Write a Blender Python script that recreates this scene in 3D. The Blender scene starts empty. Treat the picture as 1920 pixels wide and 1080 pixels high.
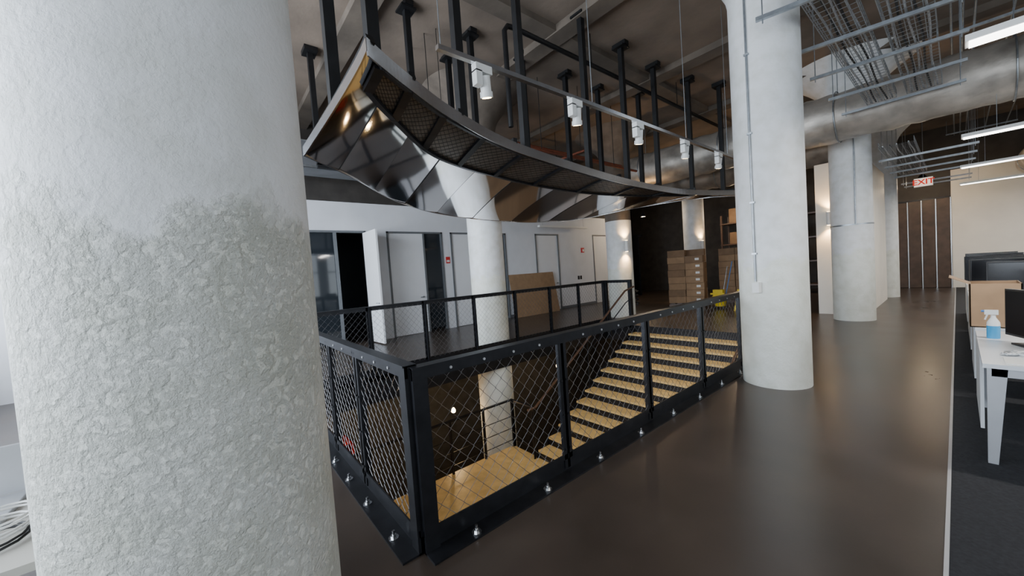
import bpy, math, random
from mathutils import Vector, Matrix
random.seed(4)
D=bpy.data; SC=bpy.context.scene
# ---------------------------------------------------------------- materials
def M(name,col,rough=.5,metal=0,var=0.0,vs=4,bump=0,bs=30,emit=None,es=1,spec=.5,trans=0,rv=0,dark=None):
    m=D.materials.new(name); m.use_nodes=True; nt=m.node_tree; b=nt.nodes['Principled BSDF']
    b.inputs['Base Color'].default_value=(*col,1); b.inputs['Roughness'].default_value=rough
    b.inputs['Metallic'].default_value=metal; b.inputs['Specular IOR Level'].default_value=spec
    if trans: b.inputs['Transmission Weight'].default_value=trans
    tc=nt.nodes.new('ShaderNodeTexCoord')
    if var or dark:
        n=nt.nodes.new('ShaderNodeTexNoise'); n.inputs['Scale'].default_value=vs; n.inputs['Detail'].default_value=6
        nt.links.new(tc.outputs['Object'],n.inputs['Vector'])
        r=nt.nodes.new('ShaderNodeValToRGB'); r.color_ramp.elements[0].position=.3; r.color_ramp.elements[1].position=.7
        lo=dark if dark else tuple(c*(1-var) for c in col)
        r.color_ramp.elements[0].color=(*lo,1); r.color_ramp.elements[1].color=(*tuple(min(1,c*(1+var*.6)) for c in col),1)
        nt.links.new(n.outputs['Fac'],r.inputs['Fac']); nt.links.new(r.outputs['Color'],b.inputs['Base Color'])
        if rv:
            mr=nt.nodes.new('ShaderNodeMapRange'); mr.inputs['To Min'].default_value=rough-rv; mr.inputs['To Max'].default_value=rough+rv
            nt.links.new(n.outputs['Fac'],mr.inputs['Value']); nt.links.new(mr.outputs['Result'],b.inputs['Roughness'])
    if bump:
        n2=nt.nodes.new('ShaderNodeTexNoise'); n2.inputs['Scale'].default_value=bs; n2.inputs['Detail'].default_value=5
        nt.links.new(tc.outputs['Object'],n2.inputs['Vector'])
        bp=nt.nodes.new('ShaderNodeBump'); bp.inputs['Strength'].default_value=bump; bp.inputs['Distance'].default_value=.01
        nt.links.new(n2.outputs['Fac'],bp.inputs['Height']); nt.links.new(bp.outputs['Normal'],b.inputs['Normal'])
    if emit: b.inputs['Emission Color'].default_value=(*emit,1); b.inputs['Emission Strength'].default_value=es
    return m

def column_mat(name,zedge,rough_amt):
    m=D.materials.new(name); m.use_nodes=True; nt=m.node_tree; N=nt.nodes.new; L=nt.links.new
    b=nt.nodes['Principled BSDF']; b.inputs['Roughness'].default_value=.5
    g=N('ShaderNodeNewGeometry'); sx=N('ShaderNodeSeparateXYZ'); L(g.outputs['Position'],sx.inputs[0])
    nb=N('ShaderNodeTexNoise'); nb.inputs['Scale'].default_value=5; nb.inputs['Detail'].default_value=8; L(g.outputs['Position'],nb.inputs['Vector'])
    ad=N('ShaderNodeMath'); ad.operation='MULTIPLY_ADD'; L(nb.outputs['Fac'],ad.inputs[0]); ad.inputs[1].default_value=.65; L(sx.outputs['Z'],ad.inputs[2])
    mk=N('ShaderNodeMapRange'); mk.inputs['From Min'].default_value=zedge+.27; mk.inputs['From Max'].default_value=zedge+.36; mk.inputs['To Min'].default_value=1; mk.inputs['To Max'].default_value=.16
    L(ad.outputs[0],mk.inputs['Value'])
    n1=N('ShaderNodeTexNoise'); n1.inputs['Scale'].default_value=75; n1.inputs['Detail'].default_value=6; n1.inputs['Roughness'].default_value=.6
    L(g.outputs['Position'],n1.inputs['Vector'])
    n4=N('ShaderNodeTexNoise'); n4.inputs['Scale'].default_value=36; n4.inputs['Detail'].default_value=7; n4.inputs['Roughness'].default_value=.62
    L(g.outputs['Position'],n4.inputs['Vector'])
    n3=N('ShaderNodeTexNoise'); n3.inputs['Scale'].default_value=6; n3.inputs['Detail'].default_value=4; L(g.outputs['Position'],n3.inputs['Vector'])
    cr=N('ShaderNodeValToRGB'); cr.color_ramp.elements[0].position=.42; cr.color_ramp.elements[1].position=.60; L(n4.outputs['Fac'],cr.inputs['Fac'])
    m1=N('ShaderNodeMath'); m1.operation='MULTIPLY_ADD'; L(cr.outputs['Color'],m1.inputs[0]); m1.inputs[1].default_value=.8; L(n1.outputs['Fac'],m1.inputs[2])
    m2=N('ShaderNodeMath'); m2.operation='MULTIPLY'; L(m1.outputs[0],m2.inputs[0]); L(mk.outputs['Result'],m2.inputs[1])
    m2b=N('ShaderNodeMath'); m2b.operation='MULTIPLY'; L(m2.outputs[0],m2b.inputs[0]); m2b.inputs[1].default_value=rough_amt
    m3=N('ShaderNodeMath'); m3.operation='MULTIPLY_ADD'; L(n3.outputs['Fac'],m3.inputs[0]); m3.inputs[1].default_value=.9; L(m2b.outputs[0],m3.inputs[2])
    bp=N('ShaderNodeBump'); bp.inputs['Strength'].default_value=.85; bp.inputs['Distance'].default_value=.0105
    L(m3.outputs[0],bp.inputs['Height']); L(bp.outputs['Normal'],b.inputs['Normal'])
    c=N('ShaderNodeMix'); c.data_type='RGBA'; L(mk.outputs['Result'],c.inputs[0])
    c.inputs[6].default_value=(.77,.78,.80,1); c.inputs[7].default_value=(.75,.76,.70,1)
    c2=N('ShaderNodeMix'); c2.data_type='RGBA'; c2.blend_type='MULTIPLY'
    r2=N('ShaderNodeValToRGB'); r2.color_ramp.elements[0].position=.3; r2.color_ramp.elements[0].color=(.86,.86,.82,1); r2.color_ramp.elements[1].position=.6
    L(n3.outputs['Fac'],r2.inputs['Fac']); c2.inputs[0].default_value=1; L(c.outputs[2],c2.inputs[6]); L(r2.outputs['Color'],c2.inputs[7])
    L(c2.outputs[2],b.inputs['Base Color'])
    return m

COLR=column_mat('rough_painted_concrete',1.78,1.0)
COL=column_mat('painted_concrete_column',1.5,.22)
CONC=M('polished_concrete',(.058,.043,.034),.30,0,.32,1.3,.02,60,rv=.06,spec=.5)
CARP=M('charcoal_carpet',(.022,.023,.027),.95,0,.4,60,.4,300)
WHITE=M('white_wall_paint',(.70,.71,.74),.6,0,.05,2,.03,80)
WARMW=M('cream_wall_paint',(.85,.80,.71),.6,0,.05,2,.03,80)
DOORW=M('white_door_paint',(.80,.81,.83),.45,0,.03,2)
FRAME=M('grey_door_frame',(.16,.17,.18),.5,.2,.1,5)
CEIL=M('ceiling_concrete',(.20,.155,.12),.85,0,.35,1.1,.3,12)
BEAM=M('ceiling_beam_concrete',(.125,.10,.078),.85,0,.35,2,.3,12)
SOFF=M('grey_soffit_metal',(.16,.165,.175),.5,.2,.2,3)
RAWC=M('bare_concrete',(.15,.12,.095),.85,0,.35,3,.3,20)
BLK=M('blackened_steel',(.018,.019,.023),.40,.5,.35,9,.04,40)
BLK2=M('black_steel_hanger',(.010,.010,.011),.5,.3,.3,9)
BACK=M('rail_reflection_backing',(.20,.175,.155),.35,.45,.3,4)  # brown tone of the railing's reflection, put into a backing sheet
WIRE=M('galvanised_wire',(.24,.24,.25),.38,.85,.2,20)
ZINC=M('zinc_bolt',(.62,.63,.64),.25,1,.2,30)
STRUT=M('galvanised_strut',(.38,.41,.44),.4,.9,.2,15)
FOIL=M('foil_duct_wrap',(.48,.44,.39),.46,.5,.4,3,1.0,7)
MIRR=M('polished_stainless',(.92,.92,.94),.075,1,0,4)
BRUSH=M('brushed_stainless',(.66,.66,.68),.22,1,.1,30)
WOOD=M('bamboo_stair_tread',(.66,.47,.20),.4,0,.18,7)
BROWN=M('brown_handrail',(.10,.055,.035),.35,0,.25,12)
DARKW=M('dark_wall',(.045,.039,.034),.7,0,.3,3)
GREYW=M('grey_block_wall',(.07,.07,.07),.8,0,.3,4,.3,25)
DGLASS=M('dark_office_glass',(.02,.025,.03),.05,0,0,4,spec=.7)
CARD=M('cardboard',(.32,.20,.11),.75,0,.15,6)
CARDD=M('cardboard_dark',(.22,.135,.075),.75,0,.15,6)
LABEL=M('white_label',(.75,.75,.73),.5,0,.05,5)
YEL=M('yellow_plastic',(.75,.55,.02),.35,0,.08,5)
BLUE=M('blue_plastic',(.03,.16,.45),.35,0,.1,5)
BLIQ=M('blue_liquid',(.05,.33,.62),.1,0,.05,5)
RED=M('red_paint',(.55,.02,.02),.4,0,.1,5)
REDP=M('red_pipe',(.20,.055,.028),.45,.1,.2,7)
LAMPW=M('lamp_white_enamel',(.75,.75,.73),.35,0,.03,5)
LED=M('led_diffuser',(.9,.9,.9),.5,0,0,5,emit=(1,.97,.92),es=9)
LEDW=M('spot_lens',(.9,.8,.6),.5,0,0,5,emit=(1,.72,.38),es=25)
EXW=M('exit_sign_face',(.9,.85,.8),.5,0,0,5,emit=(1,.80,.62),es=.9)
EXR=M('exit_sign_red',(.7,.02,.01),.5,0,0,5,emit=(.9,.03,.01),es=.5)
SCRN=M('black_screen',(.008,.008,.01),.18,0,0,5)
BPL=M('black_plastic',(.015,.015,.016),.45,0,.2,10)
DESK=M('desk_laminate',(.66,.68,.70),.35,0,.03,4)
BEIGE=M('beige_desk',(.5,.48,.43),.45,0,.05,4)
SILV=M('silver_leg',(.5,.51,.53),.4,.5,.05,9)
BRDOOR=M('brown_door_wood',(.085,.052,.035),.5,0,.3,5)
REDCH=M('red_fabric',(.35,.03,.02),.8,0,.2,20)

# ---------------------------------------------------------------- builder
def frame(d):
    d=d.normalized(); a=Vector((0,0,1)) if abs(d.z)<.95 else Vector((1,0,0))
    s=d.cross(a).normalized(); return s, s.cross(d).normalized()
class B:
    def __init__(s,name): s.n=name; s.v=[]; s.f=[]; s.m=[]; s.sm=[]; s.mats=[]
    def mi(s,m):
        if m not in s.mats: s.mats.append(m)
        return s.mats.index(m)
    def add(s,vs,fs,mat,smooth=False):
        o=len(s.v); s.v+= [tuple(v) for v in vs]; k=s.mi(mat)
        for f in fs: s.f.append([i+o for i in f]); s.m.append(k); s.sm.append(smooth)
    def bb(s,x0,x1,y0,y1,z0,z1,mat):
        vs=[(x,y,z) for x in(x0,x1) for y in(y0,y1) for z in(z0,z1)]
        s.add(vs,[(0,1,3,2),(4,6,7,5),(0,4,5,1),(2,3,7,6),(0,2,6,4),(1,5,7,3)],mat); return s
    def box(s,c,size,mat,rot=None):
        R=rot if rot else Matrix.Identity(3); vs=[]
        for x in(-.5,.5):
            for y in(-.5,.5):
                for z in(-.5,.5): vs.append(Vector(c)+R@Vector((x*size[0],y*size[1],z*size[2])))
        s.add(vs,[(0,1,3,2),(4,6,7,5),(0,4,5,1),(2,3,7,6),(0,2,6,4),(1,5,7,3)],mat); return s
    def bar(s,p,q,w,h,mat):
        p=Vector(p);q=Vector(q);a,b=frame(q-p); vs=[]
        for e in(p,q):
            for i,j in((-1,-1),(1,-1),(1,1),(-1,1)): vs.append(e+a*i*w/2+b*j*h/2)
        s.add(vs,[(3,2,1,0),(4,5,6,7),(0,1,5,4),(1,2,6,5),(2,3,7,6),(3,0,4,7)],mat); return s
    def cyl(s,p,q,r,mat,seg=16,r2=None,smooth=True):
        p=Vector(p);q=Vector(q);a,b=frame(q-p); r2=r if r2 is None else r2; vs=[]
        for e,rr in((p,r),(q,r2)):
            for i in range(seg):
                t=2*math.pi*i/seg; vs.append(e+(a*math.cos(t)+b*math.sin(t))*rr)
        s.add(vs,[(i,(i+1)%seg,seg+(i+1)%seg,seg+i) for i in range(seg)],mat,smooth)
        s.add(vs,[tuple(range(seg))[::-1],tuple(range(seg,2*seg))],mat); return s
    def tube(s,pts,r,mat,seg=8,smooth=True):
        pts=[Vector(p) for p in pts]; n=len(pts); vs=[]; a=None
        for i,p in enumerate(pts):
            d=(pts[min(i+1,n-1)]-pts[max(i-1,0)]).normalized()
            if a is None: a,b=frame(d)
            else:
                a=(a-d*a.dot(d)).normalized(); b=a.cross(d).normalized()
            for k in range(seg):
                t=2*math.pi*k/seg; vs.append(p+(a*math.cos(t)+b*math.sin(t))*r)
        fs=[(i*seg+k,i*seg+(k+1)%seg,(i+1)*seg+(k+1)%seg,(i+1)*seg+k) for i in range(n-1) for k in range(seg)]
        s.add(vs,fs,mat,smooth); s.add(vs,[tuple(range(seg)),tuple(range((n-1)*seg,n*seg))],mat); return s
    def lathe(s,c,prof,mat,seg=48,smooth=True):
        vs=[]; c=Vector(c)
        for r,z in prof:
            for i in range(seg):
                t=2*math.pi*i/seg; vs.append(c+Vector((r*math.cos(t),r*math.sin(t),z)))
        n=len(prof)
        s.add(vs,[(j*seg+i,j*seg+(i+1)%seg,(j+1)*seg+(i+1)%seg,(j+1)*seg+i) for j in range(n-1) for i in range(seg)],mat,smooth)
        s.add(vs,[tuple(range(seg))[::-1],tuple(range((n-1)*seg,n*seg))],mat); return s
    def bolt(s,p,r,mat,up=(0,0,1)):
        p=Vector(p);u=Vector(up)
        s.cyl(p,p+u*.004,r*1.7,mat,14); s.cyl(p+u*.004,p+u*.02,r,mat,6,smooth=False); s.cyl(p+u*.02,p+u*.045,r*.5,mat,8); return s
    def done(s,bevel=0):
        me=D.meshes.new(s.n); me.from_pydata(s.v,[],s.f); me.update()
        for m in s.mats: me.materials.append(m)
        me.polygons.foreach_set('material_index',s.m); me.polygons.foreach_set('use_smooth',s.sm)
        ob=D.objects.new(s.n,me); SC.collection.objects.link(ob)
        if bevel:
            bv=ob.modifiers.new('bevel','BEVEL'); bv.width=bevel; bv.segments=2; bv.limit_method='ANGLE'
        return ob

# ---------------------------------------------------------------- dims
CZ=5.5
WX0,WX1,WY0,WY1=-6.2,-1.98,.84,8.4
LF=-4.3
# ---------------------------------------------------------------- shell
f=B('floor')
f.bb(-14,WX0,-3.6,20,-.4,0,CONC); f.bb(WX0,WX1,-3.6,WY0,-.4,0,CONC); f.bb(WX0,WX1,WY1,20,-.4,0,CONC); f.bb(WX1,8,-3.6,20,-.4,0,CONC); f.done()
B('carpet').bb(-.05,7.8,-3.4,19.7,0,.008,CARP).done()
B('trim_carpet_edge').bb(-.062,-.045,-3.4,19.7,0,.011,SILV).done()
B('floor_lower').bb(-14,8,-3.6,20,LF-.2,LF,M('lower_floor',(.07,.05,.035),.4,0,.3,2)).done()
B('ceiling').bb(-14,8,-3.6,20,CZ,CZ+.3,CEIL).done()
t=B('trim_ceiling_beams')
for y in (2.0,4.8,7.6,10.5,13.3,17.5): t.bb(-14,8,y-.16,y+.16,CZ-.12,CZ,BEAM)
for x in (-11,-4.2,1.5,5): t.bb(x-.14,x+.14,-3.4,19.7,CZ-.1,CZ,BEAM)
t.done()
t=B('trim_stairwell_edge')
for a in ((WX0-.0,WX0+.03,WY0,WY1),(WX1-.03,WX1,WY0,WY1),(WX0,WX1,WY0,WY0+.03),(WX0,WX1,WY1-.03,WY1)): t.bb(*a,-.42,0.0,BLK)
t.done()
w=B('wall_west'); X=-10
DH=2.95
def seg(y0,y1,z0=0,z1=3.68): w.bb(X-.15,X,y0,y1,z0,z1,WHITE)
seg(-3.6,.6); seg(3.35,3.9); seg(5.62,5.9); seg(8.1,9.5); seg(10.75,12.9); seg(14.1,16)
for a,b in((.6,3.35),(3.9,5.62),(5.9,8.1),(9.5,10.75),(12.9,14.1)): seg(a,b,DH,3.68)
w.bb(X-.15,X,-3.6,16,3.68,CZ,DARKW)
w.bb(-14,X,15.85,16,0,CZ,DARKW)
w.done()
B('baseboard_west').bb(X,X+.012,8.1,9.5,0,.1,FRAME).bb(X,X+.012,10.75,12.9,0,.1,FRAME).done()
B('wall_office_back').bb(-14,-13.85,-3.6,20,LF,CZ,M('office_dim_wall',(.10,.11,.12),.7,0,.2,1)).done()
B('wall_north').bb(-14,-1.5,19.7,19.9,0,CZ,DARKW).bb(-1.5,-.12,19.7,19.9,3.15,CZ,DARKW).bb(-.12,8,19.7,19.9,0,4.0,WARMW).bb(-.12,8,19.7,19.9,4.0,CZ,DARKW).done()
def winwall(name,axis,pos,a0,a1,wins,z0,z1,th=.2):
    o=B(name)
    def put(b0,b1,za,zb):
        if axis=='y': o.bb(b0,b1,pos-th,pos,za,zb,WHITE)
        else: o.bb(pos,pos+th,b0,b1,za,zb,WHITE)
    put(a0,a1,LF if axis=='y' else 0,z0); put(a0,a1,z1,CZ); c=a0
    for b0,b1 in wins: put(c,b0,z0,z1); c=b1
    put(c,a1,z0,z1); o.done()
    for k,(b0,b1) in enumerate(wins):
        g=B('window_%d'%(k+1+(10 if axis=='x' else 0)))
        for i in range(4):
            b=b0+(b1-b0)*i/3; b=min(max(b,b0+.03),b1-.03)
            if axis=='y': g.bb(b-.03,b+.03,pos-.14,pos-.06,z0,z1,BLK)
            else: g.bb(pos+.06,pos+.14,b-.03,b+.03,z0,z1,BLK)
        for z in(z0+.03,(z0+z1)*.5,z1-.03):
            if axis=='y': g.bb(b0,b1,pos-.13,pos-.07,z-.03,z+.03,BLK)
            else: g.bb(pos+.07,pos+.13,b0,b1,z-.03,z+.03,BLK)
        g.done()
SW=[(-9.5,-5.6),(-5.2,-1.6),(-1.2,2.6),(3.0,6.8)]
EW=[(-2.5,1.5),(2.0,6.0),(6.5,10.5)]
winwall('wall_south','y',-3.4,-14,8,SW,.8,4.4)
winwall('wall_east','x',7.8,-3.6,20,EW,.8,4.2)
for nm,a in (('wall_lower_west',(-9.2,-9.0,-3.6,14,LF,-.4)),('wall_lower_north',(-9,2,11.5,11.7,LF,-.4)),('wall_lower_east',(.5,.7,-3.6,11.5,LF,-.4))):
    B(nm).bb(*a,GREYW).done()
B('wall_partition').bb(-2.25,-1.35,11.85,15.6,0,3.7,WARMW).done()
# ---------------------------------------------------------------- columns
def column(name,x,y,r,zb=0,capz=4.65,mat=None,seg=72,bare=None):
    o=B(name); prof=[]; z=zb
    top=bare or capz
    while z<top: prof.append((r,z)); z+=.5
    prof.append((r,top))
    cap=[(r,capz)]+[(r+.75*(k/8)**1.7,capz+(CZ-capz)*k/8) for k in range(1,9)]
    if bare:
        o.lathe((x,y,0),prof,mat or COL,seg); o.lathe((x,y,0),[(r-.004,bare)]+cap,RAWC,seg)
    else: o.lathe((x,y,0),prof+cap[1:],mat or COL,seg)
    return o
C2=(-1.455,5.366)
column('concrete_column',-1.488,-.042,.335,mat=COLR,seg=128).done()
o=column('concrete_column',*C2,.355)
def oncol(c,r,ang,z): return (c[0]+r*math.cos(ang),c[1]+r*math.sin(ang),z)
a2=math.atan2(-.977,-.201)
o.tube([oncol(C2,.372,a2,z) for z in (4.6,3.5,2.4,1.27)],.011,STRUT,8)
for z in(3.9,3.0,2.2,1.6): o.box(oncol(C2,.37,a2,z),(.05,.03,.02),STRUT)
p=oncol(C2,.385,a2+.05,1.2); o.box(p,(.075,.06,.12),LAMPW,Matrix.Rotation(a2+math.pi/2,3,'Z'))
o.done()
C3=(-1.49,11.1)
o=column('concrete_column',*C3,.355)
a3=math.atan2(-.9,.3)
o.tube([oncol(C3,.37,a3,z) for z in(3.9,2.6,2.1)],.011,STRUT,8)
o.lathe((*C3,2.08),[(.362,0),(.362,.03)],STRUT,48); o.done()
column('concrete_column',-1.5,16.4,.36).done()
FC=[(-6.6,4.78),(-6.6,9.8),(-6.6,14.9)]
for c in FC: column('concrete_column',*c,.38,LF if c[1]<5 else 0,bare=2.9 if c[1]<14 else None).done()

def sconce(x,y,z,d,e=45):
    o=B('wall_sconce'); d=Vector(d).normalized(); c=Vector((x,y,z))+d*.09
    o.cyl(c+Vector((0,0,-.16)),c+Vector((0,0,.16)),.055,LAMPW,20); o.bar(Vector((x,y,z)),c,.05,.05,LAMPW)
    for s in(-1,1): o.cyl(c+Vector((0,0,s*.161)),c+Vector((0,0,s*.165)),.04,LEDW,16)
    o.done()
    for s in(-1,1):
        l=D.lights.new('sconce_beam','SPOT'); l.energy=e; l.color=(1,.60,.24); l.spot_size=1.9; l.spot_blend=.7; l.shadow_soft_size=.04
        ob=D.objects.new('sconce_beam',l); SC.collection.objects.link(ob); ob.location=c+Vector((0,0,s*.2))
        ob.rotation_euler=(0 if s<0 else math.pi,0,0)
sconce(-6.6+.33,9.8-.19,2.12,(.87,-.5,0),75)
sconce(-6.6+.33,14.9-.19,2.12,(.87,-.5,0),75)
sconce(-1.98,11.85,2.35,(0,-1,0),60)

# ---------------------------------------------------------------- chain link & guard rails
def chain(o,p,q,z0,z1,nrm):
    p=Vector(p);q=Vector(q);L=(q-p).length;d=(q-p)/L; n=max(2,round(L/.050)); cw=L/n; m=max(2,round((z1-z0)/.054)); st=(z1-z0)/m
    r=.0023
    for i in range(n):
        pts=[]
        for k in range(m+1):
            sg=1 if (k+i)%2 else -1
            x=(i+.5)*cw+sg*cw*.52
            pts.append(p+d*x+Vector((0,0,z0+k*st))+Vector(nrm)*(.003*sg))
        o.tube(pts,r,WIRE,4,False)
def rail(name,axis,const,posts,zt,out,anchor=True):
    o=B(name)
    def P(t,z,off=0): return Vector((const+off*out,t,z)) if axis=='y' else Vector((t,const+off*out,z))
    nrm=(out,0,0) if axis=='y' else (0,out,0)
    t0,t1=posts[0],posts[-1]; sg=1 if t1>t0 else -1
    def R(ta,tb,za,zb,o0,o1,m=BLK):
        a=P(ta,za,o0);b=P(tb,zb,o1)
        o.bb(min(a.x,b.x),max(a.x,b.x),min(a.y,b.y),max(a.y,b.y),min(a.z,b.z),max(a.z,b.z),m)
    R(t0,t1,zt-.012,zt,-.04,.04); R(t0,t1,zt-.075,zt-.012,.012,.03)
    R(t0,t1,0,.10,.0,.014); R(t0,t1,0.0,.012,0,.13)
    R(t0,t1,-.06,0.0,-.03,-.0)
    for a,b in zip(posts[:-1],posts[1:]):
        for t,s in((a,1),(b,-1)):
            s*=sg
            R(t+.004*s,t+.045*s,.03,zt-.012,.012,.022)
            R(t+.004*s,t+.014*s,.03,zt-.012,-.035,.022)
            for z in(.18,.45,.72,zt-.045):
                c=P(t+.026*s,z,.022); o.cyl(c,c+Vector(nrm)*.008,.009,BLK2,8)
        R(a,b,.10,.14,.012,.022)
        n=int(abs(b-a)/.3)
        for i in range(1,n+1):
            c=P(a+(b-a)*i/(n+1),zt-.045,.03); o.cyl(c,c+Vector(nrm)*.007,.009,SILV,8)
        chain(o,P(a+.03*sg,0),P(b-.03*sg,0),.12,zt-.05,nrm)
        if anchor:
            for k in (.25,.75): o.bolt(P(a+(b-a)*k,.012,.085),.018,ZINC)
    for t,s in((t0,1),(t1,-1)): R(t,t+.09*s*sg,0,zt-.005,-.045,.032)
    return o.done()
yn=[.84+1.23*i for i in range(6)]+[8.22]
rail('guardrail','y',WX1,yn,1.085,1)
rail('guardrail','x',WY0,[-1.98,-2.94,-3.76,-4.6,-5.4,-6.2],1.10,-1)
rail('guardrail','y',WX0,[.86,2.02,3.02,4.1,5.18,6.26,7.3,8.4],1.185,-1)
rail('guardrail','x',WY1,[-6.2,-5.36],1.185,1)

# ---------------------------------------------------------------- staircase
s=B('staircase'); SX0,SX1=-5.3,-2.35; NR=13; RH=2.1/NR; RUN=.3
for k in range(1,NR):
    y1=WY1-RUN*(k-1)-.03; z=-RH*k
    s.bb(SX0,SX1,y1-RUN-.02,y1,z-.04,z,WOOD); s.bb(SX0,SX1,y1-.012,y1,z,z+RH-.04 if k>1 else z+RH-.02,BLK)
yb=WY1-RUN*(NR-1)-.03
s.bb(SX0,SX1,yb-.012,yb,-2.1,-2.1+RH-.04,BLK)
s.bb(-6.1,SX1+.1,.95,yb-.0,-2.16,-2.1,WOOD); s.bb(-6.1,SX1+.1,.95,yb,-2.36,-2.16,BLK)
for x in(SX0-.03,SX1+.03):
    s.bar((x,WY1-.03,-.2),(x,yb,-2.1-.08),.05,.3,BLK)
for x in(SX0-.03,SX1+.03):
    s.tube([(x,WY1+.05,1.0),(x,WY1-.35,.92),(x,yb,-1.1),(x,yb-.2,-1.1)],.024,BROWN,10)
    s.tube([(x,WY1-.05,.72),(x,WY1-.35,.62),(x,yb,-1.4)],.012,BLK,8)
    for k in range(0,NR,3):
        y=WY1-.12-RUN*k; zt=.92-(WY1-.35-y)*(2.02/(WY1-.35-yb)) if y<WY1-.35 else .95
        s.bar((x,y,-RH*(k+1)),(x,y,zt),.04,.02,BLK)
for (p,q) in (((-6.05,1.0),(-6.05,yb)),((-6.05,yb-.02),(SX0-.06,yb-.02))):
    n=5 if p[0]==q[0] else 1
    for i in range(n+1):
        x=p[0]+(q[0]-p[0])*i/n; y=p[1]+(q[1]-p[1])*i/n; s.bar((x,y,-2.1),(x,y,-1.1),.04,.04,BLK)
    s.bar((*p,-1.1),(*q,-1.1),.05,.03,BLK)
    for z in(-1.95,-1.7,-1.45): s.bar((*p,z),(*q,z),.012,.012,BLK)
for x,y in((-6.0,1.1),(-2.4,1.1),(-6.0,yb-.15),(-2.4,yb-.15)): s.bb(x-.06,x+.06,y-.06,y+.06,LF,-2.36,BLK)
s.done()
def lounge(x,y,rz):
    o=B('red_armchair'); R=Matrix.Rotation(rz,3,'Z'); c=Vector((x,y,LF))
    for p,z in (((0,0,.35),(.6,.6,.2)),((0,.3,.65),(.6,.12,.6)),((-.33,0,.45),(.1,.6,.4)),((.33,0,.45),(.1,.6,.4))): o.box(c+R@Vector(p),z,REDCH,R)
    for a in(-.25,.25):
        for b in(-.25,.25): o.cyl(c+R@Vector((a,b,0)),c+R@Vector((a,b,.26)),.02,BLK,8)
    o.done(.02)
lounge(-7.6,2.9,.3); lounge(-7.7,4.1,.1)
o=B('red_shelving_unit'); 
for z in(0,.6,1.2,1.8,2.4): o.bb(-8.95,-8.5,.2,2.2,LF+z,LF+z+.05,RED)
for y in(.2,.85,1.5,2.15): o.bb(-8.95,-8.5,y,y+.05,LF,LF+2.45,RED)
o.done()

# ---------------------------------------------------------------- mirrored soffit
def cr(P,n):
    P=[Vector(p) for p in P]; out=[]; m=len(P)-1
    for i in range(n+1):
        t=i/n*m; k=min(int(t),m-1); u=t-k
        a=P[max(k-1,0)];b=P[k];c=P[k+1];d=P[min(k+2,m)]
        out.append(.5*((2*b)+(c-a)*u+(2*a-5*b+4*c-d)*u*u+(3*b-a-3*c+d)*u**3))
    return out
E=1.58
U=[(-2.31,.88,E+1.45),(-2.54,1.23,E+1.45),(-2.87,1.82,E+1.45),(-3.22,2.73,E+1.45),(-3.44,3.84,E+1.45),(-3.66,5.38,E+1.45),(-3.74,6.8,E+1.45),(-3.66,8.1,E+1.45),(-3.23,9.35,E+1.45),(-2.85,10.0,E+1.45)]
Lc=[(-3.45,.71,E+1.1),(-3.94,1.23,E+1.1),(-4.88,2.07,E+1.1),(-5.62,3.1,E+1.1),(-6.05,4.4,E+1.1),(-6.12,5.9,E+1.11),(-5.83,7.2,E+1.2),(-4.95,7.85,E+1.31),(-3.9,8.9,E+1.42),(-3.2,10.0,E+1.44)]
NS=108; Us=cr(U,NS); Ls=cr(Lc,NS)
o=B('mirrored_canopy'); K=14; PW=9
def sst(x): x=min(1,max(0,x)); return x*x*(3-2*x)
def surf(i,t,dz=0):
    i0=int(i); fr_=i-i0; i1=min(i0+1,NS)
    u=Us[i0].lerp(Us[i1],fr_); l=Ls[i0].lerp(Ls[i1],fr_); p=u.lerp(l,t)
    ex=.8+.9*sst((i-24)/18)
    z=u.z+(l.z-u.z)*t**ex
    wv=.004*math.sin(i*2*math.pi/13+2.0*t)*min(1,t*1.5)
    return Vector((p.x,p.y,z+wv+dz))
def ribpt(i,j,dz=0): return surf(i,j/K,dz)
tilts=[.2,-.6,.7,-.4,.5,-.3,.4,-.5,.3,-.3,.2,0]
for k in range(NS//PW):     # individually bowed mirror panels
    a0=k*PW; vs=[]; SUB=12
    for ii in range(SUB+1):
        s_=2*ii/SUB-1; i=a0+PW*ii/SUB
        for j in range(K+1):
            t=j/K; p=surf(min(i,NS),t); p.z+= (-.011*(1-s_*s_)+.006*tilts[k]*s_)*min(1,t*3+.1)
            vs.append(p)
    o.add(vs,[(i*(K+1)+j,(i+1)*(K+1)+j,(i+1)*(K+1)+j+1,i*(K+1)+j+1) for i in range(SUB) for j in range(K)],MIRR,True)
vs=[ribpt(i,j,.04) for i in range(NS+1) for j in range(K+1)]
o.add(vs,[(i*(K+1)+j+1,(i+1)*(K+1)+j+1,(i+1)*(K+1)+j,i*(K+1)+j) for i in range(NS) for j in range(K)],BLK2,True)
def strip(P,h0,h1,th,mat):
    n=len(P); v=[]
    for i,p in enumerate(P):
        d=(P[min(i+1,n-1)]-P[max(i-1,0)]); s_=Vector((d.y,-d.x,0)).normalized()*th/2
        v+= [p+s_+Vector((0,0,h0)),p-s_+Vector((0,0,h0)),p-s_+Vector((0,0,h1)),p+s_+Vector((0,0,h1))]
    fs=[(4*i+a,4*i+(a+1)%4,4*i+4+(a+1)%4,4*i+4+a) for i in range(n-1) for a in range(4)]+[(0,1,2,3),(4*n-1,4*n-2,4*n-3,4*n-4)]
    o.add(v,fs,mat)
strip(Us,-.05,.06,.012,BRUSH); strip(Ls,-.015,.05,.01,BRUSH)
strip([ribpt(0,j) for j in range(K+1)],-.02,.06,.012,BRUSH)
for i in range(PW,NS,PW):
    o.tube([ribpt(i,j,.002) for j in range(K+1)],.007,BLK2,4,False)
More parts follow.
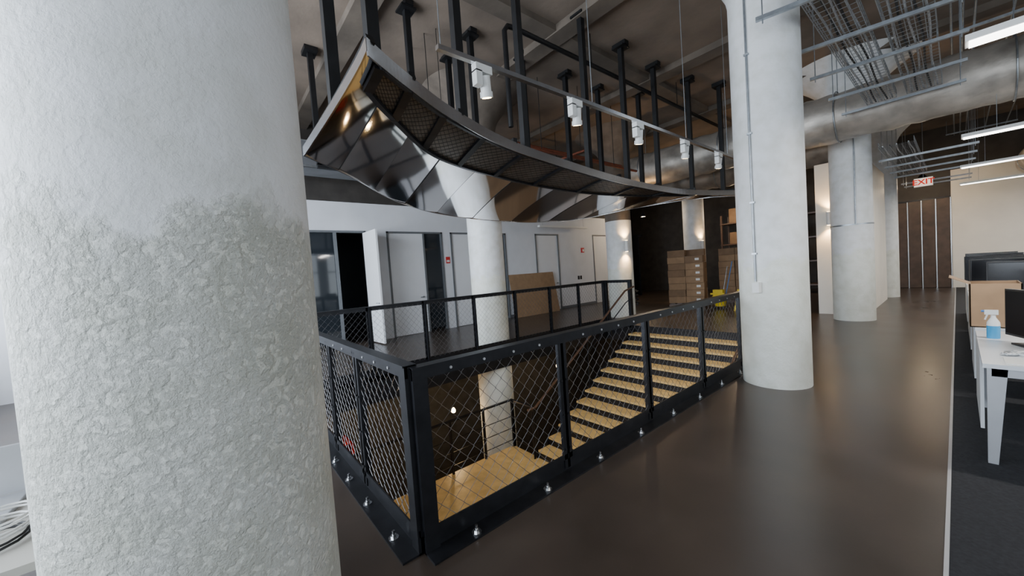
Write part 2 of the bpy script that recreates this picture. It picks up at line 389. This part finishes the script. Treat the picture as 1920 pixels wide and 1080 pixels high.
for i in range(2,NS,12):
    for j in range(K): o.bar(ribpt(i,j,.08),ribpt(i,j+1,.08),.05,.06,BLK2)
I0,I1=5,86  # backing, frames and mesh modelled in place of the railing's mirror reflection
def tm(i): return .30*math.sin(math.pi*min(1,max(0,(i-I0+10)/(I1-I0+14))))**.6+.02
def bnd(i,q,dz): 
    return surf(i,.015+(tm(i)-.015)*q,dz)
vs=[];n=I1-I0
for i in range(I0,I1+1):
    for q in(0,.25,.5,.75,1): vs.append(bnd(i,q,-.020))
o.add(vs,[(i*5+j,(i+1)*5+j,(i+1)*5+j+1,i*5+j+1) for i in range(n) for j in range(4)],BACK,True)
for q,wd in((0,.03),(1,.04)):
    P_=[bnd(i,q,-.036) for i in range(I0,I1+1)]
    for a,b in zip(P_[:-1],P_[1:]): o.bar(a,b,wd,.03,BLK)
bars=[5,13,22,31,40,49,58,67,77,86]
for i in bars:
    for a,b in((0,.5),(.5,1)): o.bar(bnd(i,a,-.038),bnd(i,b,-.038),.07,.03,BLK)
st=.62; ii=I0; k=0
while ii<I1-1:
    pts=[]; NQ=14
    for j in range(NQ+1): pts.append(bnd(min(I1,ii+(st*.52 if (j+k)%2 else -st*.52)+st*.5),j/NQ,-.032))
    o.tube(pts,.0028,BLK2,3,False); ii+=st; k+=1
def hanger(p,zt=CZ):
    o.bb(p[0]-.04,p[0]+.04,p[1]-.04,p[1]+.04,p[2],zt,BLK2); o.bb(p[0]-.11,p[0]+.11,p[1]-.11,p[1]+.11,zt-.1,zt-.07,BLK2); o.bb(p[0]-.13,p[0]+.13,p[1]-.06,p[1]+.06,zt-.07,zt,BLK2)
def Uat(y): return min(Us,key=lambda p:abs(p.y-y))
for y in (.95,2.0,3.2,4.78,5.95,7.12,8.3,9.2):
    p=Uat(y); hanger((p.x-.06,p.y,p.z+.03))
def zrib(x,y):
    best=None
    for i in range(NS+1):
        for j in range(K+1):
            q=ribpt(i,j); d=(q.x-x)**2+(q.y-y)**2
            if best is None or d<best[0]: best=(d,q.z)
    return best[1] if best[0]<.15 else E+1.2
for x,y in((-4.97,2.5),(-4.97,3.58),(-4.97,4.7),(-4.97,5.85),(-4.97,6.9),(-4.6,7.9),(-2.95,.85),(-5.7,3.6)): hanger((x,y,zrib(x,y)+.03))
o.done()

# ---------------------------------------------------------------- track lights
TZ=E+1.59; TX=-2.3
o=B('track_light'); o.bb(TX-.02,TX+.02,1.37,8.4,TZ-.0,TZ+.035,BRUSH)
for y in(1.4,3.1,5.1,6.5,8.2): o.cyl((TX,y,TZ+.03),(TX,y,CZ),.004,STRUT,6)
for y in(1.75,2.83,3.92,5.06,6.15,7.25):
    o.bb(TX-.03,TX+.03,y-.075,y+.075,TZ-.06,TZ,LAMPW); o.bb(TX-.03,TX+.03,y-.075,y-.02,TZ-.16,TZ-.05,LAMPW)
    a=Vector((TX,y+.02,TZ-.07)); d=Vector((-.25,.25,-1)).normalized()
    o.cyl(a,a+d*.14,.042,LAMPW,20); o.cyl(a+d*.11,a+d*.15,.05,LAMPW,20); o.cyl(a+d*.151,a+d*.153,.036,LEDW,16)
    l=D.lights.new('track_beam','SPOT'); l.energy=85; l.color=(1,.76,.46); l.spot_size=1.1; l.spot_blend=.6; l.shadow_soft_size=.03
    ob=D.objects.new('track_beam',l); SC.collection.objects.link(ob); ob.location=a+d*.17; ob.rotation_euler=d.to_track_quat('-Z','Y').to_euler()
o.done()

# ---------------------------------------------------------------- ceiling services
o=B('black_sprinkler_pipe'); o.tube([(-3.9,3.4,E+2.0),(-3.9,3.4,E+3.3),(-3.9,3.46,E+3.38),(-3.9,3.6,E+3.4),(-3.9,14,E+3.4)],.035,BLK2,10)
for y in(5.3,8.3,11): o.cyl((-3.9,y,E+3.4),(-3.9,y,CZ),.008,BLK2,6)
o.done()
for x,z in((-5.85,E+2.7),(-5.4,E+2.45),(-7.3,E+2.9)):
    o=B('red_sprinkler_pipe'); o.tube([(x,2.2,z),(x,9.0,z)],.03,REDP,10)
    for y in(3,5.5,8): o.cyl((x,y,z),(x,y,CZ),.007,BLK2,6)
    o.done()
for y,z in((3.1,E+2.38),(6.5,E+2.52)):
    o=B('red_branch_pipe'); o.tube([(-7.5,y,z),(-5.1,y,z)],.024,REDP,10)
    for x in(-7.2,-5.2): o.cyl((x,y,z),(x,y,CZ),.006,BLK2,6)
    o.done()
def duct(name,p,q,r,n=40):
    o=B(name); p=Vector(p);q=Vector(q); a,b=frame(q-p); seg=32; vs=[]
    for i in range(n+1):
        t=i/n; c=p.lerp(q,t)
        rr=r*(1+.03*math.sin(i*2.7)+.02*math.sin(i*1.3)); 
        for k in range(seg):
            th=2*math.pi*k/seg; vs.append(c+(a*math.cos(th)+b*math.sin(th))*rr*(1+.02*math.sin(3*th+i)+.012*math.sin(7*th+2.3*i)))
    o.add(vs,[(i*seg+k,i*seg+(k+1)%seg,(i+1)*seg+(k+1)%seg,(i+1)*seg+k) for i in range(n) for k in range(seg)],FOIL,True)
    o.add(vs,[tuple(range(seg)),tuple(range(n*seg,(n+1)*seg))],FOIL)
    L=(q-p).length; m=max(2,int(L/2))
    for i in range(m+1):
        c=p.lerp(q,(i+.2)/(m+.6)); o.tube([c+(a*math.cos(t_)+b*math.sin(t_))*r*1.05 for t_ in [2*math.pi*j/32 for j in range(33)]],.012,STRUT,6)
        o.cyl(c+Vector((0,0,r)),(c.x,c.y,CZ-.0),.007,STRUT,6)
    o.done()
duct('main_air_duct',(-6.0,9.85,E+2.6),(7.6,9.85,E+2.6),.46,80)
duct('branch_air_duct',(1.6,10.6,E+2.25),(1.6,19.5,E+2.25),.42,50)
duct('rear_air_duct',(-9,12.6,E+2.6),(-2,12.6,E+2.6),.4,40)
o=B('rectangular_air_duct'); o.bb(-9.4,-8.6,-2,11.5,4.1,4.6,SOFF); 
for y in(0,4,8,11): o.bb(-9.45,-8.55,y,y+.04,4.05,4.65,STRUT); o.cyl((-9.43,y+.02,4.6),(-9.43,y+.02,CZ),.008,STRUT,6); o.cyl((-8.57,y+.02,4.6),(-8.57,y+.02,CZ),.008,STRUT,6)
o.done()
o=B('office_conduit_run')
for x,z in((-8.2,3.95),(-8.1,3.95),(-7.7,4.3)): o.tube([(x,-3,z),(x,8.8,z)],.016,STRUT,8)
for y in(-1,1.2,3.2,6): 
    o.bar((-8.35,y,3.92),(-7.55,y,3.92),.04,.03,STRUT)
    for x in(-8.3,-7.6): o.cyl((x,y,3.9),(x,y,CZ),.006,STRUT,6)
o.done()
o=B('black_trapeze_hanger'); x,y=-6.8,1.62
o.bb(x-.04,x+.04,y-.04,y+.04,3.6,CZ-.07,BLK2); o.bb(x-.13,x+.13,y-.1,y+.1,CZ-.07,CZ,BLK2)
o.bb(x-.04,x+.04,y-.04,y+1.1,3.55,3.62,BLK2); o.bb(x-.04,x+.04,y+1.02,y+1.1,3.6,CZ-.07,BLK2); o.bb(x-.13,x+.13,y+.96,y+1.16,CZ-.07,CZ,BLK2)
o.done()
def tray(name,x0,x1,y0,y1,z,h=.1):
    o=B(name); n=int((y1-y0)/.12)
    for i in range(n+1):
        y=y0+i*(y1-y0)/n; o.tube([(x0,y,z+h),(x0,y,z),(x1,y,z),(x1,y,z+h)],.0035,STRUT,4,False)
    m=max(3,int((x1-x0)/.07))
    for j in range(m+1):
        x=x0+(x1-x0)*j/m; o.bar((x,y0,z),(x,y1,z),.007,.007,STRUT)
    for x in(x0,x1):
        for k in (.5,1): o.bar((x,y0,z+h*k),(x,y1,z+h*k),.007,.007,STRUT)
    for k in range(5):
        x=x0+.06+(x1-x0-.12)*k/4; o.tube([(x+.012*math.sin(i*.7+k),y0+i*(y1-y0)/24,z+.018) for i in range(25)],.011,BPL if k%2 else SILV,6)
    o.done()
tray('cable_tray',-.98,-.62,2.4,9.2,E+2.5); tray('cable_tray',-.5,-.12,2.4,9.2,E+2.5)
tray('cable_tray',-.98,-.5,10.5,15.2,E+1.95)
for y,dy in((4.65,.35),(5.85,.25),(6.9,.2),(8.1,.1),(9.2,0)):
    o=B('unistrut_support')
    a=Vector((-1.32,y,E+2.46));b=Vector((.12,y+dy,E+2.46)) 
    o.bar(a,b,.04,.04,STRUT)
    for t_ in(.04,.96):
        c=a.lerp(b,t_); o.cyl(c-Vector((0,0,.06)),(c.x,c.y,CZ),.006,STRUT,6)
    o.done()
for y in(11.8,12.9,14.0,15.1,17.0,18.0):
    o=B('unistrut_support')
    z=E+1.9; o.bar((-1.1,y,z),(.3,y,z),.04,.04,STRUT)
    for x in(-1.05,.25): o.cyl((x,y,z-.06),(x,y,CZ),.006,STRUT,6)
    o.done()
o=B('electrical_conduit')
for x,z in((-.02,5.1),(.1,5.1),(.22,5.1),(.6,5.1),(1.0,5.1)): o.tube([(x,-3,z),(x,19.5,z)],.014,STRUT,8)
for y in range(-2,20,3):
    o.bar((-.2,y,5.07),(1.2,y,5.07),.04,.04,STRUT)
    for x in(-.18,1.18): o.cyl((x,y,5.1),(x,y,CZ),.006,STRUT,6)
o.done()
for y in(4.95,9.3,13.0,16.8):  # rearmost fixture is added to brighten the end wall
    o=B('linear_pendant_light'); z=E+1.6
    o.bb(.06,2.6,y-.09,y+.09,z,z+.05,LAMPW); o.bb(.08,2.58,y-.075,y+.075,z-.012,z,LED)
    for x in(.4,2.3): o.cyl((x,y,z+.05),(x,y,CZ if y!=9.3 else 3.73),.003,STRUT,6)
    o.done()
    l=D.lights.new('pendant_glow','AREA'); l.shape='RECTANGLE'; l.size=2.4; l.size_y=.14; l.energy=80; l.color=(1,.95,.88)
    ob=D.objects.new('pendant_glow',l); SC.collection.objects.link(ob); ob.location=(1.33,y,z-.03)

# ---------------------------------------------------------------- west doors
o=B('door_1')
X=-10
def fr(o,y0,y1,z1=DH,mat=FRAME,w_=.05):
    o.bb(X-.12,X+.02,y0,y0+w_,0,z1,mat); o.bb(X-.12,X+.02,y1-w_,y1,0,z1,mat); o.bb(X-.12,X+.02,y0,y1,z1-w_,z1,mat)
fr(o,.6,3.35); o.bb(X-.1,X-.0,2.55,2.62,0,DH,FRAME); o.bb(X-.1,X-.0,1.6,1.65,0,DH,FRAME)
o.bb(X-.06,X-.05,.65,2.55,.08,DH-.05,DGLASS)
c=Vector((X+.03,3.28,0)); dv=Vector((.93,.04,0)).normalized()
dd=Vector((dv.y,-dv.x,0))
RR=Matrix.Rotation(math.atan2(dv.y,dv.x),3,'Z')
o.box(c+dv*.42+Vector((0,0,1.46)),(.84,.045,2.86),DOORW,RR)
o.tube([c+dv*.76+Vector((0,0,1.05))-dd*-.03,c+dv*.76+Vector((0,0,1.05))+dd*.07,c+dv*.66+Vector((0,0,1.05))+dd*.07],.011,STRUT,8)
o.done()
def closed(name,y0,y1,yg,z1=DH):
    o=B(name); fr(o,y0,y1)
    if yg: o.bb(X-.07,X-.02,y0+.05,yg,.01,z1-.05,DOORW); o.bb(X-.1,X,yg,yg+.05,0,z1,FRAME); o.bb(X-.06,X-.05,yg+.05,y1-.05,.08,z1-.05,DGLASS)
    else: o.bb(X-.07,X-.02,y0+.05,y1-.05,.01,z1-.05,DOORW); yg=y1-.05
    o.tube([(X-.02,yg-.1,1.05),(X+.05,yg-.1,1.05),(X+.05,yg-.22,1.05)],.011,STRUT,8); o.cyl((X-.02,yg-.1,1.05),(X-.01,yg-.1,1.05),.028,STRUT,12)
    o.done()
closed('door_2',3.9,5.62,4.98); closed('door_3',5.9,8.1,7.2); 
closed('door_4',9.5,10.75,None); closed('door_5',12.9,14.1,None)
B('fire_instruction_sign').bb(X,X+.012,5.7,5.84,2.0,2.2,RED).bb(X+.012,X+.014,5.72,5.82,2.04,2.1,LABEL).done()
B('fire_alarm_strobe').bb(X,X+.05,12.1,12.25,2.2,2.4,RED).bb(X+.05,X+.07,12.14,12.21,2.24,2.34,LABEL).done()
B('wall_switch_plate').bb(X,X+.012,11.8,11.9,1.1,1.25,BPL).bb(X,X+.012,11.95,12.05,1.1,1.25,BPL).done()
B('wall_switch_plate').bb(X,X+.012,8.7,8.78,1.15,1.28,LAMPW).done()
B('strip_light').bb(X+.3,X+.42,9.4,12.1,3.15,3.22,LAMPW).cyl((X+.36,9.6,3.2),(X+.36,9.6,CZ),.004,STRUT,6).cyl((X+.36,11.9,3.2),(X+.36,11.9,CZ),.004,STRUT,6).done()
o=B('cardboard_sheet'); vs=[(-9.72,8.1,0),(-9.72,10.3,0),(-9.98,10.3,1.5),(-9.98,8.1,1.5)]
vs+= [(x+.02,y,z) for x,y,z in vs]; o.add(vs,[(0,1,2,3),(7,6,5,4),(0,4,5,1),(1,5,6,2),(2,6,7,3),(3,7,4,0)],CARD); o.done()

o=B('door_6'); Y=19.7
o.bb(-1.5,-.12,Y+.1,Y+.12,0,3.15,BLK)
for i in range(4):
    x0=-1.47+i*.335; o.bb(x0+.02,x0+.315,Y+.03,Y+.08,.01,3.1,BRDOOR); o.bb(x0-.012,x0+.012,Y+.0,Y+.09,0,3.12,ZINC); 
o.bb(-.14,-.11,Y,Y+.09,0,3.12,ZINC); o.bb(-1.5,-.12,Y+.0,Y+.09,3.1,3.15,BLK)
o.done()
ex=D.objects.new('exit_sign',None); SC.collection.objects.link(ex); ex.location=(-.58,15.5,3.28)
o=B('housing'); o.bb(-.17,.17,-.02,.02,-.11,.11,EXW); o.bb(-.18,.18,-.015,.03,-.12,.12,LAMPW); o.cyl((0,0,.12),(0,0,CZ-3.28),.008,STRUT,8); h=o.done(); h.parent=ex
tx=D.curves.new('exit_text','FONT'); tx.body='EXIT'; tx.size=.2; tx.align_x='CENTER'; tx.align_y='CENTER'; tx.extrude=.003; tx.offset=.005; tx.materials.append(EXR)
to=D.objects.new('exit_text',tx); SC.collection.objects.link(to); to.parent=ex; to.location=(0,-.024,0); to.rotation_euler=(math.pi/2,0,0)

# ---------------------------------------------------------------- storage items
def boxstack(x,y,nx,ny,nz,sx,sy,sz,rz):
    o=B('cardboard_box_stack'); R=Matrix.Rotation(rz,3,'Z'); c=Vector((x,y,0))
    W=nx*sx;H=ny*sy
    for j in range(5): o.box(c+R@Vector((-W/2+W*(j+.5)/5,0,.12)),(W/7,H,.025),BROWN,R)
    for j in(-1,0,1): o.box(c+R@Vector((0,j*H*.45,.055)),(W,.09,.1),BROWN,R)
    for i in range(nx):
        for j in range(ny):
            for k in range(nz-(1 if random.random()<.15 else 0)):
                p=Vector((-W/2+sx*(i+.5)+random.uniform(-.01,.01),-H/2+sy*(j+.5)+random.uniform(-.012,.012),.135+sz*(k+.5)))
                o.box(c+R@p,(sx-.012,sy-.012,sz-.006),CARD if random.random()<.7 else CARDD,R)
                if j==0 and i==nx-1: o.box(c+R@(p+Vector((.1,-sy/2+.004,.0))),(.12,.004,.07),LABEL,R)
                if j==0: o.box(c+R@(p+Vector((0,-sy/2+.005,sz/2-.02))),(sx*.9,.003,.01),CARDD,R)
    o.done()
boxstack(-6.0,12.9,2,2,8,.55,.5,.225,.3); boxstack(-4.9,14.4,2,2,8,.5,.5,.22,.1)
o=B('mop_bucket'); bx,by=-4.75,12.3
o.lathe((bx,by,.08),[(.15,0),(.2,.3),(.22,.32),(.19,.32),(.14,.04)],YEL,24); o.bb(bx-.14,bx+.14,by-.16,by+.0,.38,.6,YEL); o.bb(bx-.2,bx+.2,by-.2,by-.16,.45,.5,YEL)
for a in(-.13,.13):
    for b in(-.13,.13): o.cyl((bx+a-.015,by+b,.04),(bx+a+.015,by+b,.04),.04,BPL,12)
o.tube([(bx+.1,by+.05,.15),(bx+.3,by+.25,1.45)],.013,BLUE,8); o.tube([(bx+.0,by+.1,.15),(bx+.12,by+.35,1.3)],.012,STRUT,8)
o.done()
o=B('wet_floor_sign'); 
for s_ in(-1,1):
    vs=[(-4.05-.15,12.0+s_*.16,0),(-4.05+.15,12.0+s_*.16,0),(-4.05+.09,12.0+s_*.01,.62),(-4.05-.09,12.0+s_*.01,.62)]; vs+=[(a,b+.012*s_,c) for a,b,c in vs]
    o.add(vs,[(0,1,2,3),(7,6,5,4),(0,4,5,1),(1,5,6,2),(2,6,7,3),(3,7,4,0)],YEL)
o.done()
o=B('vacuum_hose_coil'); o.tube([(-8.1+.28*math.cos(t_*.5),12.6+.28*math.sin(t_*.5),.05+.012*t_) for t_ in range(50)],.03,BPL,8); o.done()
o=B('storage_rack')
for x in(-6.6,-4.7,-2.9):
    for y in(17.6,18.4): o.bb(x-.03,x+.03,y-.03,y+.03,0,3.4,BROWN)
for z in(.3,1.2,2.1,3.0):
    o.bb(-6.65,-2.85,17.55,18.45,z,z+.05,BROWN)
    x=-6.3
    while x<-3.6:
        w_=random.uniform(.35,.6); h_=random.uniform(.3,.7); o.bb(x,x+w_,17.65,18.2,z+.05,z+.05+h_,CARDD); x+=w_+random.uniform(.2,.7)
o.done()
o=B('black_sliding_door'); 
for i in range(4): o.bb(-13.2+i*.8,-12.45+i*.8,16.6,16.66,0,2.9,BLK)
o.bb(-13.3,-9.9,16.58,16.7,2.9,3.0,BLK); o.done()

# ---------------------------------------------------------------- desks at right
def desk(y0,y1,x0=.1,x1=1.7,z=.72):
    o=B('office_desk'); o.bb(x0,x1,y0,y1,z-.03,z,DESK)
    for y in(y0+.03,y1-.09):
        for x in(x0+.02,x1-.1):
            vs=[(x,y,0.008),(x+.045,y,.008),(x+.045,y+.05,.008),(x,y+.05,.008),(x-.0,y,z-.03),(x+.09,y,z-.03),(x+.09,y+.05,z-.03),(x,y+.05,z-.03)]
            o.add(vs,[(3,2,1,0),(4,5,6,7),(0,1,5,4),(1,2,6,5),(2,3,7,6),(3,0,4,7)],SILV)
        o.bb(x0+.04,x1-.04,y,y+.05,z-.09,z-.03,SILV)
    o.bb(x0+.0,x0+.02,y0+.5,y1-.03,.1,z-.03,DESK)
    o.done()
desk(4.1,5.6); desk(5.75,7.25); desk(7.4,9.9); desk(10.1,12.6)
def monitor(x,y,zb,rz,w_=.6,h_=.37,st=.17):
    o=B('computer_monitor'); R=Matrix.Rotation(rz,3,'Z'); c=Vector((x,y,zb))
    o.box(c+Vector((0,0,st+h_/2)),(w_,.03,h_),BPL,R); o.box(c+R@Vector((0,-.017,0))+Vector((0,0,st+h_/2)),(w_-.03,.004,h_-.03),SCRN,R)
    o.box(c+R@Vector((0,.04,.15)),(.06,.03,.3),BPL,R); o.box(c+R@Vector((0,.04,.008)),(.24,.18,.016),BPL,R); o.done(.004)
monitor(.36,4.85,.72,-1.15,.5,.38,.06)
for y,x in((6.75,.50),(7.9,.40),(8.6,.40),(9.4,.36),(10.6,.40),(11.5,.40),(8.2,1.2),(6.9,1.25),(10.9,1.2)): monitor(x,y,.72,random.uniform(-.5,.3),.62,.4,.2)
o=B('open_cardboard_box'); x0,x1,y0,y1,z0,z1=.07,.38,5.8,6.2,.72,1.15
o.bb(x0,x1,y0,y1,z0,z0+.01,CARD)
for a in((x0,x0+.008,y0,y1),(x1-.008,x1,y0,y1),(x0,x1,y0,y0+.008),(x0,x1,y1-.008,y1)): o.bb(*a,z0,z1,CARD)
o.box((x0-.06,(y0+y1)/2,z1+.03),(.16,.38,.006),CARD,Matrix.Rotation(.5,3,'Y')); o.done()
o=B('spray_bottle'); c=(.19,5.2,.72)
o.lathe(c,[(.036,0),(.038,.01),(.038,.11)],BLIQ,24); o.lathe((c[0],c[1],c[2]+.11),[(.038,0),(.036,.03),(.016,.07),(.014,.09)],LAMPW,24)
o.box((c[0]-.01,c[1],c[2]+.225),(.075,.026,.04),LAMPW); o.bar((c[0]-.03,c[1],c[2]+.21),(c[0]-.045,c[1],c[2]+.16),.014,.01,LAMPW); o.cyl((c[0]-.045,c[1],c[2]+.235),(c[0]-.065,c[1],c[2]+.235),.009,BLUE,10); o.done()
o=B('cable_bundle'); 
for k in range(4): o.tube([(.25+.06*math.cos(i*.6+k)+.02*i/10,4.5+.07*math.sin(i*.75+k*1.3),.728+.003*(i%5)) for i in range(26)],.004,LABEL if k%2 else SILV,6)
o.done()
B('paper_sheets').bb(.2,.42,4.15,4.38,.72,.724,LABEL).done()
B('desk_phone').bb(.75,.95,6.1,6.3,.72,.76,BPL).done(.01)
o=B('side_desk'); o.bb(-3.6,-2.0,-1.75,-.42,.69,.72,BEIGE)
for x in(-3.55,-2.1):
    for y in(-1.7,-.5): o.bb(x,x+.05,y,y+.05,0,.69,SILV)
o.bb(-3.6,-2.0,-.44,-.42,.15,.69,BEIGE); o.done()
o=B('computer_cables')
for k in range(3): o.tube([(-2.25+.1*math.cos(i*.5)-.05*k,-.68+.09*math.sin(i*.5),.73+.02*k+.001*i) for i in range(26)],.005,LABEL if k else BPL,6)
o.done()
B('laptop_computer').bb(-2.75,-2.4,-.95,-.7,.72,.74,SILV).bb(-2.76,-2.745,-.95,-.7,.74,.96,SILV).done(.004)

# ---------------------------------------------------------------- lights
def area(loc,rot,sx,sy,e,col,name='window_daylight'):
    l=D.lights.new(name,'AREA'); l.shape='RECTANGLE'; l.size=sx; l.size_y=sy; l.energy=e; l.color=col
    ob=D.objects.new(name,l); SC.collection.objects.link(ob); ob.location=loc; ob.rotation_euler=rot
for (a,b),e in zip(SW,(680,680,240,150)): area(((a+b)/2,-3.75,2.6),(math.radians(90),0,0),b-a,3.6,e,(.80,.89,1))
for a,b in EW: area((8.15,(a+b)/2,2.5),(0,math.radians(90),0),3.4,b-a,120,(.84,.92,1))
def point(loc,e,col,r=.08,name='ceiling_lamp_glow'):
    l=D.lights.new(name,'POINT'); l.energy=e; l.color=col; l.shadow_soft_size=r
    ob=D.objects.new(name,l); SC.collection.objects.link(ob); ob.location=loc
for p in((-7.6,2.2,-1.0),(-7.2,4.0,-1.4),(-3.6,-1,-1.2),(-4,9.5,-1.6),(-7.4,7.6,-1.2)):
    o=B('pendant_bulb'); o.lathe(p,[(.004,-.05),(.04,-.03),(.05,0),(.035,.04),(.015,.07)],LEDW,16); o.cyl((p[0],p[1],p[2]+.07),(p[0],p[1],-.4),.005,BPL,6); o.done()
    point((p[0],p[1],p[2]-.14),24,(1,.66,.33),.05)
for p,e in(((-5.5,16.6,3.4),90),((-8.5,14.5,3.5),90),((-.7,18.2,3.6),70)):
    o=B('ceiling_pendant_lamp'); o.lathe((p[0],p[1],p[2]+.05),[(.11,0),(.10,.1),(.03,.2)],BLK,20); o.cyl((p[0],p[1],p[2]+.25),(p[0],p[1],CZ),.005,BPL,6); o.done()
    point(p,e,(1,.76,.5))
w=D.worlds.new('World'); SC.world=w; w.use_nodes=True; nt=w.node_tree; bg=nt.nodes['Background']
sk=nt.nodes.new('ShaderNodeTexSky'); sk.sky_type='HOSEK_WILKIE'; nt.links.new(sk.outputs[0],bg.inputs[0]); bg.inputs[1].default_value=1.0

# ---------------------------------------------------------------- camera
f_px=691; r=math.radians(4.03); pch=math.atan(29/691); yaw=math.radians(50.5)
F=Vector((-math.sin(yaw),math.cos(yaw),0)); Rv=Vector((math.cos(yaw),math.sin(yaw),0)); Z=Vector((0,0,1))
f3=math.cos(pch)*F-math.sin(pch)*Z; up=math.cos(pch)*Z+math.sin(pch)*F
cx=math.cos(r)*Rv-math.sin(r)*up; cy=math.sin(r)*Rv+math.cos(r)*up; cz=-f3
mw=Matrix(((cx.x,cy.x,cz.x,0),(cx.y,cy.y,cz.y,0),(cx.z,cy.z,cz.z,1.58),(0,0,0,1)))
cam=D.cameras.new('camera'); cam.sensor_width=36; cam.lens=36*f_px/1920; cam.clip_start=.05; cam.clip_end=200
co=D.objects.new('camera',cam); SC.collection.objects.link(co); co.matrix_world=mw; SC.camera=co
